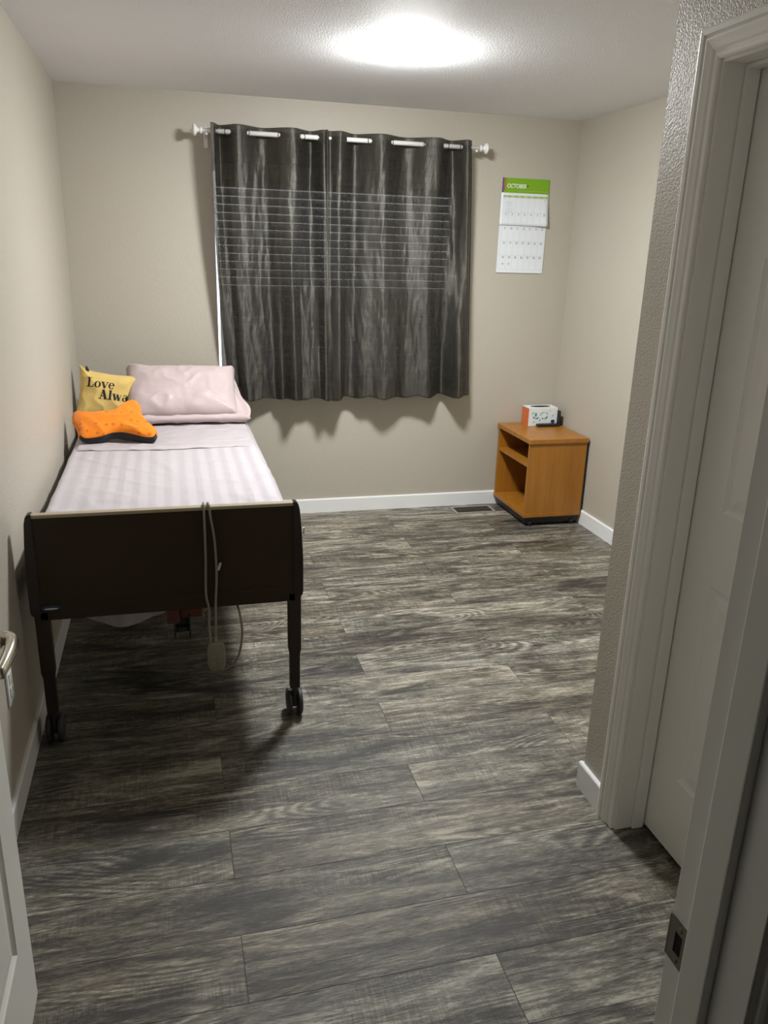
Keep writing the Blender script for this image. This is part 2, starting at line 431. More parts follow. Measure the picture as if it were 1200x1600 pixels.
for z in (0.25, 1.05, 1.83):
    bm = bmesh.new(); tube(bm, [(DX + 0.004, DY0 - 0.006, z - 0.045), (DX + 0.004, DY0 - 0.006, z + 0.045)], 0.006, 12)
    obj('hinge', bm, 'nickel', d2, True)

# casings: profile (a across from the opening, b out from the wall)
CP = [(0, 0), (0, 0.007), (0.004, 0.010), (0.012, 0.011), (0.014, 0.0085), (0.019, 0.0085), (0.024, 0.012), (0.034, 0.0145), (0.043, 0.0175), (0.047, 0.0175),
      (0.049, 0.0135), (0.053, 0.0135), (0.056, 0.0185), (0.066, 0.0195), (0.071, 0.0175), (0.073, 0.013), (0.073, 0)]
def casing(p0, p1, zt, fn, rev=0.008):
    """fn(pos along wall, z, out) -> world"""
    bm = bmesh.new(); rows = []
    for st in range(4):
        row = []
        for a, b in CP:
            a += rev
            q = [(p1 + a, 0.0), (p1 + a, zt + a), (p0 - a, zt + a), (p0 - a, 0.0)][st]
            row.append(bm.verts.new(fn(q[0], q[1], b)))
        rows.append(row)
    grid_faces(bm, rows); bm.faces.new(rows[0]); bm.faces.new(rows[-1])
    return bm
t1 = sthing('trim_1', 'white moulded casing and jamb around the closet door', 'door casing', (XC, CY1, 0))
obj('casing', casing(CY0, CY1, CZ, lambda y, z, b: Vector((XC - b, y, z))), 'trim', t1)
obj('jamb', nb((XC, XC + 0.115, CY1, CY1 + 0.012, 0, CZ + 0.012), (XC, XC + 0.115, CY0 - 0.012, CY0, 0, CZ + 0.012), (XC, XC + 0.115, CY0, CY1, CZ, CZ + 0.012)), 'trim', t1)
obj('door_stop', nb((XC + 0.055, XC + 0.092, CY1 - 0.009, CY1, 0, CZ), (XC + 0.055, XC + 0.092, CY0, CY0 + 0.009, 0, CZ), (XC + 0.055, XC + 0.092, CY0 + 0.009, CY1 - 0.009, CZ - 0.009, CZ), bev=0.002), 'trim', t1)
t2 = sthing('trim_2', 'white entry door jamb with strike plate at right edge', 'door frame', (EX1, ENT1, 0))
obj('jamb', nb((EX1, EX1 + 0.018, ENT0 - 0.001, ENT1 + 0.001, 0, EZ + 0.018), (EX0 - 0.018, EX0, ENT0 - 0.001, ENT1 + 0.001, 0, EZ + 0.018), (EX0, EX1, ENT0 - 0.001, ENT1 + 0.001, EZ, EZ + 0.018), bev=0.0012), 'trim', t2)
obj('door_stop', nb((EX1 - 0.012, EX1, 0.468, 0.508, 0, EZ), (EX0, EX0 + 0.012, 0.468, 0.508, 0, EZ), (EX0 + 0.012, EX1 - 0.012, 0.468, 0.508, EZ - 0.012, EZ), bev=0.002), 'trim', t2)
obj('casing', casing(EX0, EX1, EZ, lambda x, z, b: Vector((x, ENT0 - b, z)), rev=0.010), 'trim', t2)
obj('casing', casing(EX0, EX1, EZ, lambda x, z, b: Vector((x, ENT1 + b, z)), rev=0.014), 'trim', t2)
# strike plate with its dark latch hole, on the right jamb between stop and room edge
PZ = 0.912
bm = bmesh.new()
x_ = EX1 - 0.0016
box(bm, x_, EX1, 0.5125, 0.5235, PZ - 0.029, PZ + 0.029); box(bm, x_, EX1, 0.5365, 0.548, PZ - 0.029, PZ + 0.029)
box(bm, x_, EX1, 0.5235, 0.5365, PZ - 0.029, PZ - 0.014); box(bm, x_, EX1, 0.5235, 0.5365, PZ + 0.014, PZ + 0.029)
tube(bm, [(x_ + 0.001, 0.548, PZ - 0.028), (x_ + 0.001, 0.548, PZ + 0.028)], 0.0016, 8)
pl = obj('strike_plate', bm, 'plate', t2)
obj('latch_hole', nb((x_ + 0.0009, EX1 + 0.0002, 0.5235, 0.5365, PZ - 0.014, PZ + 0.014)), 'hole', pl)
bm = bmesh.new()
for dz in (-0.021, 0.021): lathe(bm, [(0, -0.0005), (0.0035, -0.0005), (0.0038, 0.0005)], (x_, 0.529, PZ + dz), 'X', 14)
obj('screw', bm, 'plate', pl, True)

# ------------------------------------------------------------------ window behind the curtains
wn = sthing('window_1', 'white sash window hidden behind the dark curtains', 'window', ((WX0 + WX1) / 2, D + 0.1, WZ0))
fy0, fy1 = D + 0.085, D + 0.14
obj('frame', nb((WX0, WX0 + 0.003, fy0, fy1, WZ0, WZ1), (WX1 - 0.045, WX1, fy0, fy1, WZ0, WZ1), (WX0 + 0.003, WX1 - 0.045, fy0, fy1, WZ0, WZ0 + 0.05), (WX0 + 0.003, WX1 - 0.045, fy0, fy1, WZ1 - 0.045, WZ1),
                (WX0 + 0.03, WX1 - 0.045, fy0, fy1, 1.33, 1.375)), 'plastic', wn)
obj('pane', nb((WX0 + 0.003, WX1 - 0.045, D + 0.11, D + 0.114, WZ0 + 0.05, 1.33)), 'glass', wn)
obj('pane', nb((WX0 + 0.003, WX1 - 0.045, D + 0.11, D + 0.114, 1.375, WZ1 - 0.045)), 'glass', wn)
obj('sill', nb((WX0, WX1, D - 0.0, fy0, WZ0, WZ0 + 0.012), bev=0.002), 'plastic', wn)
# slatted blind
bl = thing('window_blind', 'white slatted blind behind the curtains', 'blind', ((WX0 + WX1) / 2, D + 0.04, WZ0 + 0.03))
bx0, bx1 = WX0 + 0.016, WX1 - 0.008
obj('head_rail', nb((bx0, bx1, D + 0.012, D + 0.065, WZ1 - 0.095, WZ1 - 0.004), bev=0.003), 'plastic', bl)
bm = bmesh.new()
z = WZ1 - 0.112; k = 0
while z > WZ0 + 0.045:
    ang = math.radians(50 if z > 1.395 else 70)
    hw = 0.0245
    cy, cz = math.cos(ang) * hw, math.sin(ang) * hw
    yc = D + 0.040; th = 0.0011
    poly = [(-cy, cz), (0, 0.0025), (cy, -cz), (cy, -cz - th * 2), (0, 0.0025 - th * 2), (-cy, cz - th * 2)]
    prism(bm, poly, lambda a, b: Vector((bx0, yc - a, z + b)), lambda a, b: Vector((bx1, yc - a, z + b)))
    z -= 0.0445; k += 1
obj('slats', bm, 'plastic', bl)
obj('bottom_rail', nb((bx0, bx1, D + 0.020, D + 0.062, WZ0 + 0.016, WZ0 + 0.034), bev=0.002), 'plastic', bl)

# ------------------------------------------------------------------ curtain rod and curtains
RD = 0.12; RZ = 2.237; RY = D - RD
rod = thing('curtain_rod', 'white curtain rod with knob ends above the window', 'curtain rod', (1.55, RY, RZ))
bm = bmesh.new(); tube(bm, [(0.745, RY, RZ), (2.345, RY, RZ)], 0.0125, 20)
obj('pole', bm, 'plastic', rod, True)
for sx, xe in ((-1, 0.748), (1, 2.342)):
    bm = bmesh.new()
    prof = [(0.0, 0.0), (0.017, 0.0), (0.017, 0.012), (0.011, 0.015), (0.010, 0.022), (0.016, 0.027), (0.027, 0.033), (0.030, 0.038), (0.030, 0.044), (0.024, 0.048), (0.013, 0.053), (0.0, 0.054)]
    if sx < 0: prof = [(r, -h) for r, h in prof]
    lathe(bm, prof, (xe, RY, RZ), 'X', 28); obj('finial', bm, 'plastic', rod, True)
for xb in (0.772, 2.318):
    bm = nb((xb - 0.011, xb + 0.011, D - 0.006, D, RZ - 0.075, RZ + 0.03), (xb - 0.006, xb + 0.006, RY - 0.002, D - 0.004, RZ - 0.024, RZ - 0.012), (xb - 0.006, xb + 0.006, RY - 0.018, RY + 0.018, RZ - 0.024, RZ - 0.0126), bev=0.002)
    obj('bracket', bm, 'plastic', rod)
def interp(kn, x):
    if x <= kn[0][0]: return kn[0][1]
    for i in range(len(kn) - 1):
        if x <= kn[i + 1][0]:
            t = (x - kn[i][0]) / (kn[i + 1][0] - kn[i][0]); t = t * t * (3 - 2 * t)
            return kn[i][1] * (1 - t) + kn[i + 1][1] * t
    return kn[-1][1]
def make_curtain(label, topx, botx, topk, botk, seed, grom):
    root = thing('curtain', label, 'curtain', ((topx[0] + topx[1]) / 2, RY, 0.77), 'grommet curtains')
    NU, NV = 330, 150; ztop, zbot = 2.274, 0.775
    bm = bmesh.new(); rows = []
    for j in range(NV + 1):
        v = j / NV; z = ztop + (zbot - ztop) * v
        row = []
        for i in range(NU + 1):
            u = i / NU
            xt = topx[0] + (topx[1] - topx[0]) * u; xb = botx[0] + (botx[1] - botx[0]) * u
            pe = 2.3 - 1.3 * min(1, u * 2.5) if seed < 5 else 1.0
            e = v ** pe
            x = xt * (1 - e) + xb * e
            dt = interp(topk, xt) + 0.0; db = interp(botk, xb)
            sv = v * v * (3 - 2 * v)
            d = dt * (1 - sv) + db * sv
            # secondary folds and crumples
            amp = min(1.0, v * 4 + 0.15) * min(1, 12 * u * (1 - u) + 0.25)
            d += amp * 0.030 * noise.noise(Vector((x * 12 + seed, z * 0.8, seed)))
            rg = 1 - abs(noise.noise(Vector((x * 17 + 0.9 * math.sin(z * 3 + seed), z * 1.8, seed * 2)))) * 2
            d += amp * 0.0045 * rg
            d += amp * 0.0040 * noise.noise(Vector((x * 42, z * 12, seed * 3)))
            d += amp * 0.0010 * noise.noise(Vector((x * 110, z * 50, seed * 4)))
            d = max(d, 0.014)
            zz = z + (0.007 * math.sin(x * 40 + seed) * max(0, v - 0.9) * 10)
            row.append(bm.verts.new((x, D - d, zz)))
        rows.append(row)
    grid_faces(bm, rows)
    o = obj('fabric', bm, 'curtain', root, True)
    md = o.modifiers.new('s', 'SOLIDIFY'); md.thickness = 0.0012; md.offset = 0
    # stitched hem band is part of the fabric; grommet rings
    for gx, sl in grom:
        bm = bmesh.new()
        ctr = Vector((gx, RY, RZ)); n = Vector((math.cos(sl), math.sin(sl), 0)); a = Vector((-n.y, n.x, 0)); b = Vector((0, 0, 1))
        rows = []
        for i in range(28):
            A = 2 * PI * i / 28; dr = a * math.cos(A) + b * math.sin(A)
            rows.append([bm.verts.new(ctr + dr * (0.0185 + 0.0025 * math.cos(B)) + n * 0.002 * math.sin(B)) for B in [2 * PI * k / 8 for k in range(8)]])
        grid_faces(bm, rows, closed_u=True, closed_v=True)
        obj('grommet', bm, 'black', root, True)
F, Bk = 0.162, 0.070
make_curtain('left dark taupe satin curtain panel, beside the bed pillows', (0.790, 1.424), (0.862, 1.445),
             [(0.790, 0.165), (0.803, 0.16), (0.844, Bk), (0.933, F), (1.075, Bk), (1.23, F), (1.348, Bk), (1.405, 0.16), (1.424, 0.178)],
             [(0.862, 0.06), (0.92, 0.075), (0.955, 0.15), (1.007, 0.128), (1.126, 0.078), (1.173, 0.125), (1.236, 0.217), (1.294, 0.121), (1.34, 0.13), (1.392, 0.158), (1.42, 0.20), (1.445, 0.185)], 3.1,
             [(0.812, 1.0), (0.881, -0.9), (0.984, 0.9), (1.169, -0.8), (1.29, 0.9), (1.395, -1.0)])
make_curtain('right dark taupe satin curtain panel, nearer the wall calendar', (1.420, 2.286), (1.432, 2.395),
             [(1.420, 0.150), (1.445, 0.128), (1.50, F), (1.60, Bk), (1.738, F), (1.901, Bk), (2.071, F), (2.18, Bk), (2.256, 0.155), (2.286, 0.13)],
             [(1.432, 0.165), (1.504, 0.185), (1.562, 0.074), (1.679, 0.122), (1.814, 0.18), (1.921, 0.127), (2.07, 0.137), (2.197, 0.05), (2.285, 0.17), (2.345, 0.15), (2.395, 0.05)], 8.7,
             [(1.526, 0.9), (1.678, -0.8), (1.798, 0.8), (2.008, -0.8), (2.133, 0.9), (2.232, -0.9)])

# ------------------------------------------------------------------ ceiling light
LX, LY = 1.530, 3.51
cl = thing('ceiling_light', 'round white flush ceiling light, switched on', 'ceiling light', (LX, LY, H))
bm = bmesh.new(); lathe(bm, [(0.0, 0), (0.100, 0), (0.105, -0.002), (0.105, -0.006), (0.0, -0.006)], (LX, LY, H), 'Z', 64)
obj('base_pan', bm, 'plastic', cl, True)
bm = bmesh.new(); prof = [(0.157, -0.002), (0.158, -0.004)]
for i in range(1, 15):      # shallow bowl
    t = i / 14; prof.append((0.157 * (1 - t), -0.005 - 0.046 * (1 - (1 - t) ** 2.0)))
lathe(bm, prof, (LX, LY, H), 'Z', 64)
obj('diffuser', bm, 'lamp', cl, True)

# ------------------------------------------------------------------ wall calendar, open at October
def gmat(name, col): M[name] = plain(name, col, 0.45, var=0.02)
gmat('calendar paper', (0.80, 0.84, 0.88)); gmat('calendar green', (0.20, 0.42, 0.012)); gmat('calendar purple', (0.14, 0.08, 0.20)); gmat('calendar rust', (0.42, 0.16, 0.02))
gmat('calendar white ink', (0.9, 0.92, 0.86)); gmat('calendar grey ink', (0.28, 0.31, 0.35)); gmat('calendar line', (0.60, 0.65, 0.70)); gmat('calendar strip', (0.36, 0.50, 0.10))
CX0, CX1, CZT, CZM, CZB = 2.545, 2.862, 2.097, 1.820, 1.538
def curl(x, z):   # how far the upper page lifts off the wall
    u = (x - CX0) / (CX1 - CX0); v = (CZT - z) / (CZT - CZM)
    return 0.006 + 0.030 * max(0, u - 0.45) ** 1.5 * max(0, v) ** 2 * 2.2
def cpage(z0, z1, nx, nz, f):
    bm = bmesh.new(); A = []; B = []
    for j in range(nz + 1):
        z = z0 + (z1 - z0) * j / nz
        A.append([bm.verts.new((CX0 + (CX1 - CX0) * i / nx, D - f(CX0 + (CX1 - CX0) * i / nx, z), z)) for i in range(nx + 1)])
        B.append([bm.verts.new((CX0 + (CX1 - CX0) * i / nx, D - f(CX0 + (CX1 - CX0) * i / nx, z) + 0.003, z)) for i in range(nx + 1)])
    grid_faces(bm, A); grid_faces(bm, B)
    grid_faces(bm, [A[0], B[0]]); grid_faces(bm, [A[-1], B[-1]]); grid_faces(bm, [[r[0] for r in A], [r[0] for r in B]]); grid_faces(bm, [[r[-1] for r in A], [r[-1] for r in B]])
    return bm
cal = thing('wall_calendar', 'October calendar with green header hanging on the back wall', 'calendar', ((CX0 + CX1) / 2, D, CZB))
flat = lambda x, z: 0.0065
up = obj('upper_page', cpage(CZM + 0.001, CZT, 16, 16, curl), 'calendar paper', cal, True)
lo = obj('lower_page', cpage(CZB, CZM - 0.001, 4, 4, flat), 'calendar paper', cal)
def patch(name, x0, x1, z0, z1, f, mat, parent, lift=0.0006, shear=0.0):
    bm = bmesh.new(); n = 10; rows = []
    for j in range(n + 1):
        z = z0 + (z1 - z0) * j / n
        rows.append([bm.verts.new((x0 + (x1 - x0) * i / n + shear * (z - z0), D - f(x0 + (x1 - x0) * i / n, z) - lift, z)) for i in range(n + 1)])
    grid_faces(bm, rows); return obj(name, bm, mat, parent)
HZ = CZT - 0.086
patch('header', CX0 + 0.0005, CX1 - 0.0005, HZ, CZT - 0.0005, curl, 'calendar green', up)
patch('header_stripe', CX0 + 0.0005, CX0 + 0.014, HZ, CZT - 0.0005, curl, 'calendar purple', up, 0.0011)
patch('header_stripe', CX0 + 0.014, CX0 + 0.024, HZ + 0.012, CZT - 0.0005, curl, 'calendar rust', up, 0.0012, 0.06)
patch('header_rule', CX0 + 0.11, CX1 - 0.008, HZ + 0.012, HZ + 0.0145, curl, 'calendar strip', up, 0.0012)
bm = text_bm('OCTOBER', 0.034, lambda x, y, z: (CX0 + 0.032 + x * 0.82, D - 0.0085 - z, CZT - 0.058 + y), bold=0.0005, shear=0.15)
obj('month_name', bm, 'calendar white ink', up)
patch('weekday_strip', CX0 + 0.014, CX1 - 0.006, CZT - 0.112, CZT - 0.101, curl, 'calendar strip', up)
cols = [CX0 + 0.014 + (CX1 - CX0 - 0.022) * i / 7 for i in range(8)]
for i, wd in enumerate(('SUN', 'MON', 'TUE', 'WED', 'THU', 'FRI', 'SAT')):
    cxm = (cols[i] + cols[i + 1]) / 2
    obj('weekday_name', (text_bm(wd, 0.010, lambda x, y, z: (cxm + x, D - curl(cxm, CZT - 0.11) - 0.0012 - z * 0.3, CZT - 0.1103 + y), align='CENTER')), 'calendar white ink', up)
rowsU = [CZT - 0.114, CZT - 0.200, CZM + 0.003]
rowsL = [CZM - 0.006, CZM - 0.092, CZM - 0.178, CZB + 0.020]
def lines(rows, f):
    bm = bmesh.new(); wv = 0.0007
    def strip(x0, x1, z0, z1):
        n = 8; R_ = []
        for j in range(n + 1):
            z = z0 + (z1 - z0) * j / n
            R_.append([bm.verts.new((x, D - f(x, z) - 0.0005, z)) for x in [x0 + (x1 - x0) * i / n for i in range(n + 1)]])
        grid_faces(bm, R_)
    for zz in rows: strip(cols[0], cols[-1], zz - wv, zz + wv)
    for xx in cols: strip(xx - wv, xx + wv, rows[-1], rows[0])
    return bm
obj('grid_lines', lines(rowsU, curl), 'calendar line', up)
obj('grid_lines', lines(rowsL, flat), 'calendar line', lo)
def numbers(items, f, parent):
    for txt, ci, zt, s in items:
        x0 = cols[ci] + 0.024
        obj('day_number', (text_bm(txt, s, lambda x, y, z: (x0 + x * 0.9, D - f(x0, zt) - 0.0009 - z * 0.3, zt + y), bold=0.0004, align='CENTER')), 'calendar grey ink', parent)
it = [('1', 6, rowsU[0] - 0.014, 0.017)] + [(str(2 + i), i, rowsU[1] - 0.016, 0.017) for i in range(7)]
numbers(it, curl, up)
it = [(str(9 + 7 * r + i), i, rowsL[r] - 0.016, 0.017) for r in range(3) for i in range(7)] + [('30', 0, rowsL[2] - 0.055, 0.014), ('31', 1, rowsL[2] - 0.055, 0.014)]
numbers(it, flat, lo)
bm = bmesh.new()     # two little month grids in the first cells of the top week
for zc in (rowsU[0] - 0.022, rowsU[0] - 0.062):
    for r in range(5):
        for c_ in range(7):
            x = cols[0] + 0.012 + c_ * 0.0062 + 0.012; zz = zc - r * 0.0062
            box(bm, x, x + 0.0028, D - 0.0075, D - 0.0066 + 0.0005, zz - 0.0024, zz)
obj('small_months', bm, 'calendar line', up)
bm = bmesh.new(); tube(bm, [(2.714, D - 0.013, CZT - 0.044), (2.714, D - 0.0, CZT - 0.044)], 0.0035, 10)
obj('push_pin', bm, 'black', cal, True)

# ------------------------------------------------------------------ wooden cabinet in the corner
cb = thing('side_cabinet', 'orange cherry wood open cabinet with one shelf in corner', 'cabinet', (2.84, 4.61, 0))
x0, x1, y0, y1 = 2.638, 3.028, 4.362, 4.866
obj('top', nb((2.630, 3.033, 4.352, 4.870, 0.541, 0.570), bev=0.0025), 'cherry', cb)
obj('side_panel', nb((x0, x1, y0, y0 + 0.020, 0.089, 0.5405), bev=0.0012), 'cherry', cb)
obj('side_panel', nb((x0, x1, y1 - 0.020, y1, 0.089, 0.5405), bev=0.0012), 'cherry', cb)
obj('shelf', nb((x0 + 0.006, x1 - 0.006, y0 + 0.0205, y1 - 0.0205, 0.386, 0.406), bev=0.0012), 'cherry', cb)
obj('bottom_panel', nb((x0 - 0.004, x1, y0 - 0.004, y1, 0.063, 0.0885), bev=0.0015), 'cherry', cb)
b_ = obj('back_panel', nb((x1 + 0.0004, x1 + 0.008, y0, y1, 0.064, 0.5405)), 'black', cb); b_['label'] = 'black back panel edge'
obj('plinth', nb((x0 + 0.016, x1 - 0.006, y0 + 0.018, y0 + 0.034, 0.018, 0.0628), (x0 + 0.016, x0 + 0.032, y0 + 0.034, y1 - 0.02, 0.018, 0.0628), (x1 - 0.022, x1 - 0.006, y0 + 0.034, y1 - 0.02, 0.018, 0.0628)), 'black', cb)
for cx_, cy_ in ((x0 + 0.05, y0 + 0.045), (x1 - 0.05, y0 + 0.045), (x0 + 0.05, y1 - 0.07), (x1 - 0.05, y1 - 0.07)):
    bm = bmesh.new(); lathe(bm, [(0, -0.012), (0.018, -0.012), (0.020, -0.008), (0.020, 0.008), (0.018, 0.012), (0, 0.012)], (cx_, cy_ - 0.018, 0.0205), 'X', 20)
    box(bm, cx_ - 0.010, cx_ + 0.010, cy_ - 0.022, cy_ + 0.006, 0.036, 0.063)
    obj('caster', bm, 'black', cb, True)

# tissue box
gmat('tissue carton white', (0.78, 0.83, 0.85)); gmat('tissue carton orange', (0.62, 0.16, 0.035)); gmat('teal print', (0.10, 0.33, 0.35)); gmat('pale teal print', (0.42, 0.62, 0.64)); gmat('badge blue', (0.02, 0.03, 0.16))
tb = thing('tissue_box', 'white tissue box with teal leaf print and orange end', 'tissue box', (2.89, 4.80, 0.5702))
TX0, TX1, TY0, TY1, TZ0, TZ1 = 2.792, 2.998, 4.742, 4.852, 0.5704, 0.690
bm = nb((TX0, TX1, TY0, TY1, TZ0, TZ1), bev=0.001)
tbo = obj('carton', bm, 'tissue carton white', tb)
e_ = obj('end_panel', nb((TX0 - 0.0008, TX0 - 0.0001, TY0 + 0.002, TY1 - 0.002, TZ0 + 0.002, TZ1 - 0.004)), 'tissue carton orange', tb); e_['label'] = 'orange end of the carton'
bm = bmesh.new(); prism(bm, [(math.cos(a * PI / 12) * 0.072, math.sin(a * PI / 12) * 0.026) for a in range(24)], lambda a, b: Vector((2.895 + a, 4.797 + b, TZ1 + 0.0002)), lambda a, b: Vector((2.895 + a, 4.797 + b, TZ1 + 0.0010)))
obj('opening', bm, 'hole', tb)
def leafpoly(cx, cz, L, wd, ang):
    pts = []
    for i in range(9):
        t = i / 8; pts.append((t * L, math.sin(t * PI) * wd))
    for i in range(7, 0, -1):
        t = i / 8; pts.append((t * L, -math.sin(t * PI) * wd))
    c_, s_ = math.cos(ang), math.sin(ang)
    return [(cx + a * c_ - b * s_, cz + a * s_ + b * c_) for a, b in pts]
for nm, mt, lst in (('leaf_print', 'teal print', [(2.842, 0.628, 0.034, 0.008, 1.57), (2.842, 0.618, 0.028, 0.006, 2.6), (2.842, 0.615, 0.028, 0.006, 0.5), (2.905, 0.612, 0.034, 0.007, 0.7), (2.90, 0.612, 0.020, 0.005, 2.3), (2.87, 0.600, 0.02, 0.004, 1.2)]),
                    ('leaf_print', 'pale teal print', [(2.815, 0.64, 0.03, 0.008, 1.2), (2.87, 0.635, 0.035, 0.008, 1.0), (2.93, 0.64, 0.03, 0.007, 2.2), (2.955, 0.625, 0.03, 0.006, 0.9), (2.82, 0.592, 0.025, 0.006, 0.4), (2.885, 0.655, 0.025, 0.005, 0.3), (2.94, 0.66, 0.02, 0.004, 1.4)]),
                    ('round_badge', 'badge blue', [])):
    for l in lst:
        bm = bmesh.new(); prism(bm, leafpoly(*l), lambda a, b: Vector((a, TY0 - 0.0001, b)), lambda a, b: Vector((a, TY0 - 0.0006, b))); obj(nm, bm, mt, tb)
    if lst: continue
    bm = bmesh.new()
    if not lst: prism(bm, [(2.968 + 0.015 * math.cos(a * PI / 10), 0.598 + 0.012 * math.sin(a * PI / 10)) for a in range(20)], lambda a, b: Vector((a, TY0 - 0.0001, b)), lambda a, b: Vector((a, TY0 - 0.0006, b)))
    obj(nm, bm, mt, tb)
bm = nb((2.845, 3.000, 4.700, 4.738, 0.5706, 0.588), bev=0.004, seg=3)
rc = thing('remote_control', 'black remote control lying in front of the tissue box', 'remote control', (2.92, 4.72, 0.5704))
obj('body', bm, 'black', rc, True)
bm = bmesh.new()
for i in range(5):
    for j in range(2): box(bm, 2.865 + i * 0.022, 2.877 + i * 0.022, 4.708 + j * 0.014, 4.717 + j * 0.014, 0.5879, 0.5895)
obj('buttons', bm, 'rubber', rc)
bm = nb((3.001, 3.010, 4.715, 4.845, 0.5706, 0.672), bev=0.003, seg=3)
tag(obj('folded_case', bm, 'black', None, True), 'thin black case standing on edge right of the tissue box', 'case')

# ------------------------------------------------------------------ floor register
gmat('register frame grey', (0.27, 0.255, 0.225)); gmat('register brown', (0.05, 0.032, 0.02))
fr = thing('floor_register', 'brown slotted floor heating vent by back baseboard', 'floor vent', (2.45, 4.765, 0))
rx0, rx1, ry0, ry1 = 2.305, 2.592, 4.690, 4.835
obj('frame', nb((rx0, rx1, ry0, ry0 + 0.018, 0, 0.004), (rx0, rx1, ry1 - 0.018, ry1, 0, 0.004), (rx0, rx0 + 0.018, ry0 + 0.018, ry1 - 0.018, 0, 0.004), (rx1 - 0.018, rx1, ry0 + 0.018, ry1 - 0.018, 0, 0.004), bev=0.001), 'register frame grey', fr)
obj('duct_opening', nb((rx0 + 0.018, rx1 - 0.018, ry0 + 0.018, ry1 - 0.018, 0.0002, 0.0008)), 'hole', fr)
bm = bmesh.new()
for i in range(24):
    x = rx0 + 0.020 + i * 0.0104; box(bm, x, x + 0.0042, ry0 + 0.018, ry1 - 0.018, 0.001, 0.0035)
box(bm, rx0 + 0.018, rx1 - 0.018, 4.759, 4.766, 0.001, 0.0036)
obj('grille', bm, 'register brown', fr)

# ------------------------------------------------------------------ outlet on the left wall
ol = thing('wall_outlet', 'white outlet plate on left wall below the door handle', 'outlet', (0, 2.235, 0.40))
obj('cover_plate', nb((0.0, 0.007, 2.198, 2.272, 0.340, 0.458), bev=0.002), 'plastic', ol)
obj('socket', nb((0.0072, 0.0095, 2.218, 2.252, 0.405, 0.438), bev=0.001), 'plastic', ol)
obj('socket', nb((0.0072, 0.0095, 2.218, 2.252, 0.360, 0.393), bev=0.001), 'plastic', ol)

# ------------------------------------------------------------------ hospital bed
bed = thing('hospital_bed', 'brown hospital bed with panel ends and casters', 'bed', (0.48, 3.58, 0))
def bed_end(yf, nm, sgn, zoff=0.0):
    """yf = outer face; sgn=+1 the board's thickness goes to +y"""
    y = lambda t: yf + sgn * t
    X0, X1 = 0.038, 0.922; Z0, Z1 = 0.474, 0.826 + zoff
    bm = bmesh.new(); ya, yb = sorted((y(0.006), y(0.028)))
    box(bm, X0 + 0.018, X1 - 0.018, ya, yb, Z0, Z1 - 0.004)
    p = obj(nm, bm, 'laminate', bed)
    ya, yb = sorted((y(0.003), y(0.031)))
    obj('top_edge', nb((X0 + 0.022, X1 - 0.022, ya, yb, Z1 - 0.006, Z1 + 0.006), bev=0.003, seg=3), 'lit_top_lam', p)
    ya, yb = sorted((y(0.002), y(0.032)))
    obj('lower_rail', nb((X0 + 0.022, X1 - 0.022, ya, yb, Z0 - 0.006, Z0 + 0.050), bev=0.003), 'laminate', p)
    for sx, xe in ((-1, X0), (1, X1)):
        bm = bmesh.new()
        prof = [(0.030, Z0 + 0.012), (-0.002, Z0 + 0.012), (-0.005, Z0 + 0.03), (-0.005, Z0 + 0.15), (0.0, Z0 + 0.26), (0.006, Z1 - 0.020), (0.011, Z1 + 0.002), (0.018, Z1 + 0.009), (0.030, Z1 + 0.009)]
        f = lambda a, b, yy: Vector((xe - sx * a, yy, b))
        ya, yb = sorted((y(0.0), y(0.036)))
        prism(bm, prof, lambda a, b: f(a, b, ya), lambda a, b: f(a, b, yb))
        bmesh.ops.bevel(bm, geom=list(bm.edges), offset=0.003, segments=2, affect='EDGES', clamp_overlap=True)
        obj('end_cap', bm, 'brown_trim', p)
    return p
fb = bed_end(2.506, 'footboard', 1)
hb = bed_end(4.700, 'headboard', -1, 0.03)
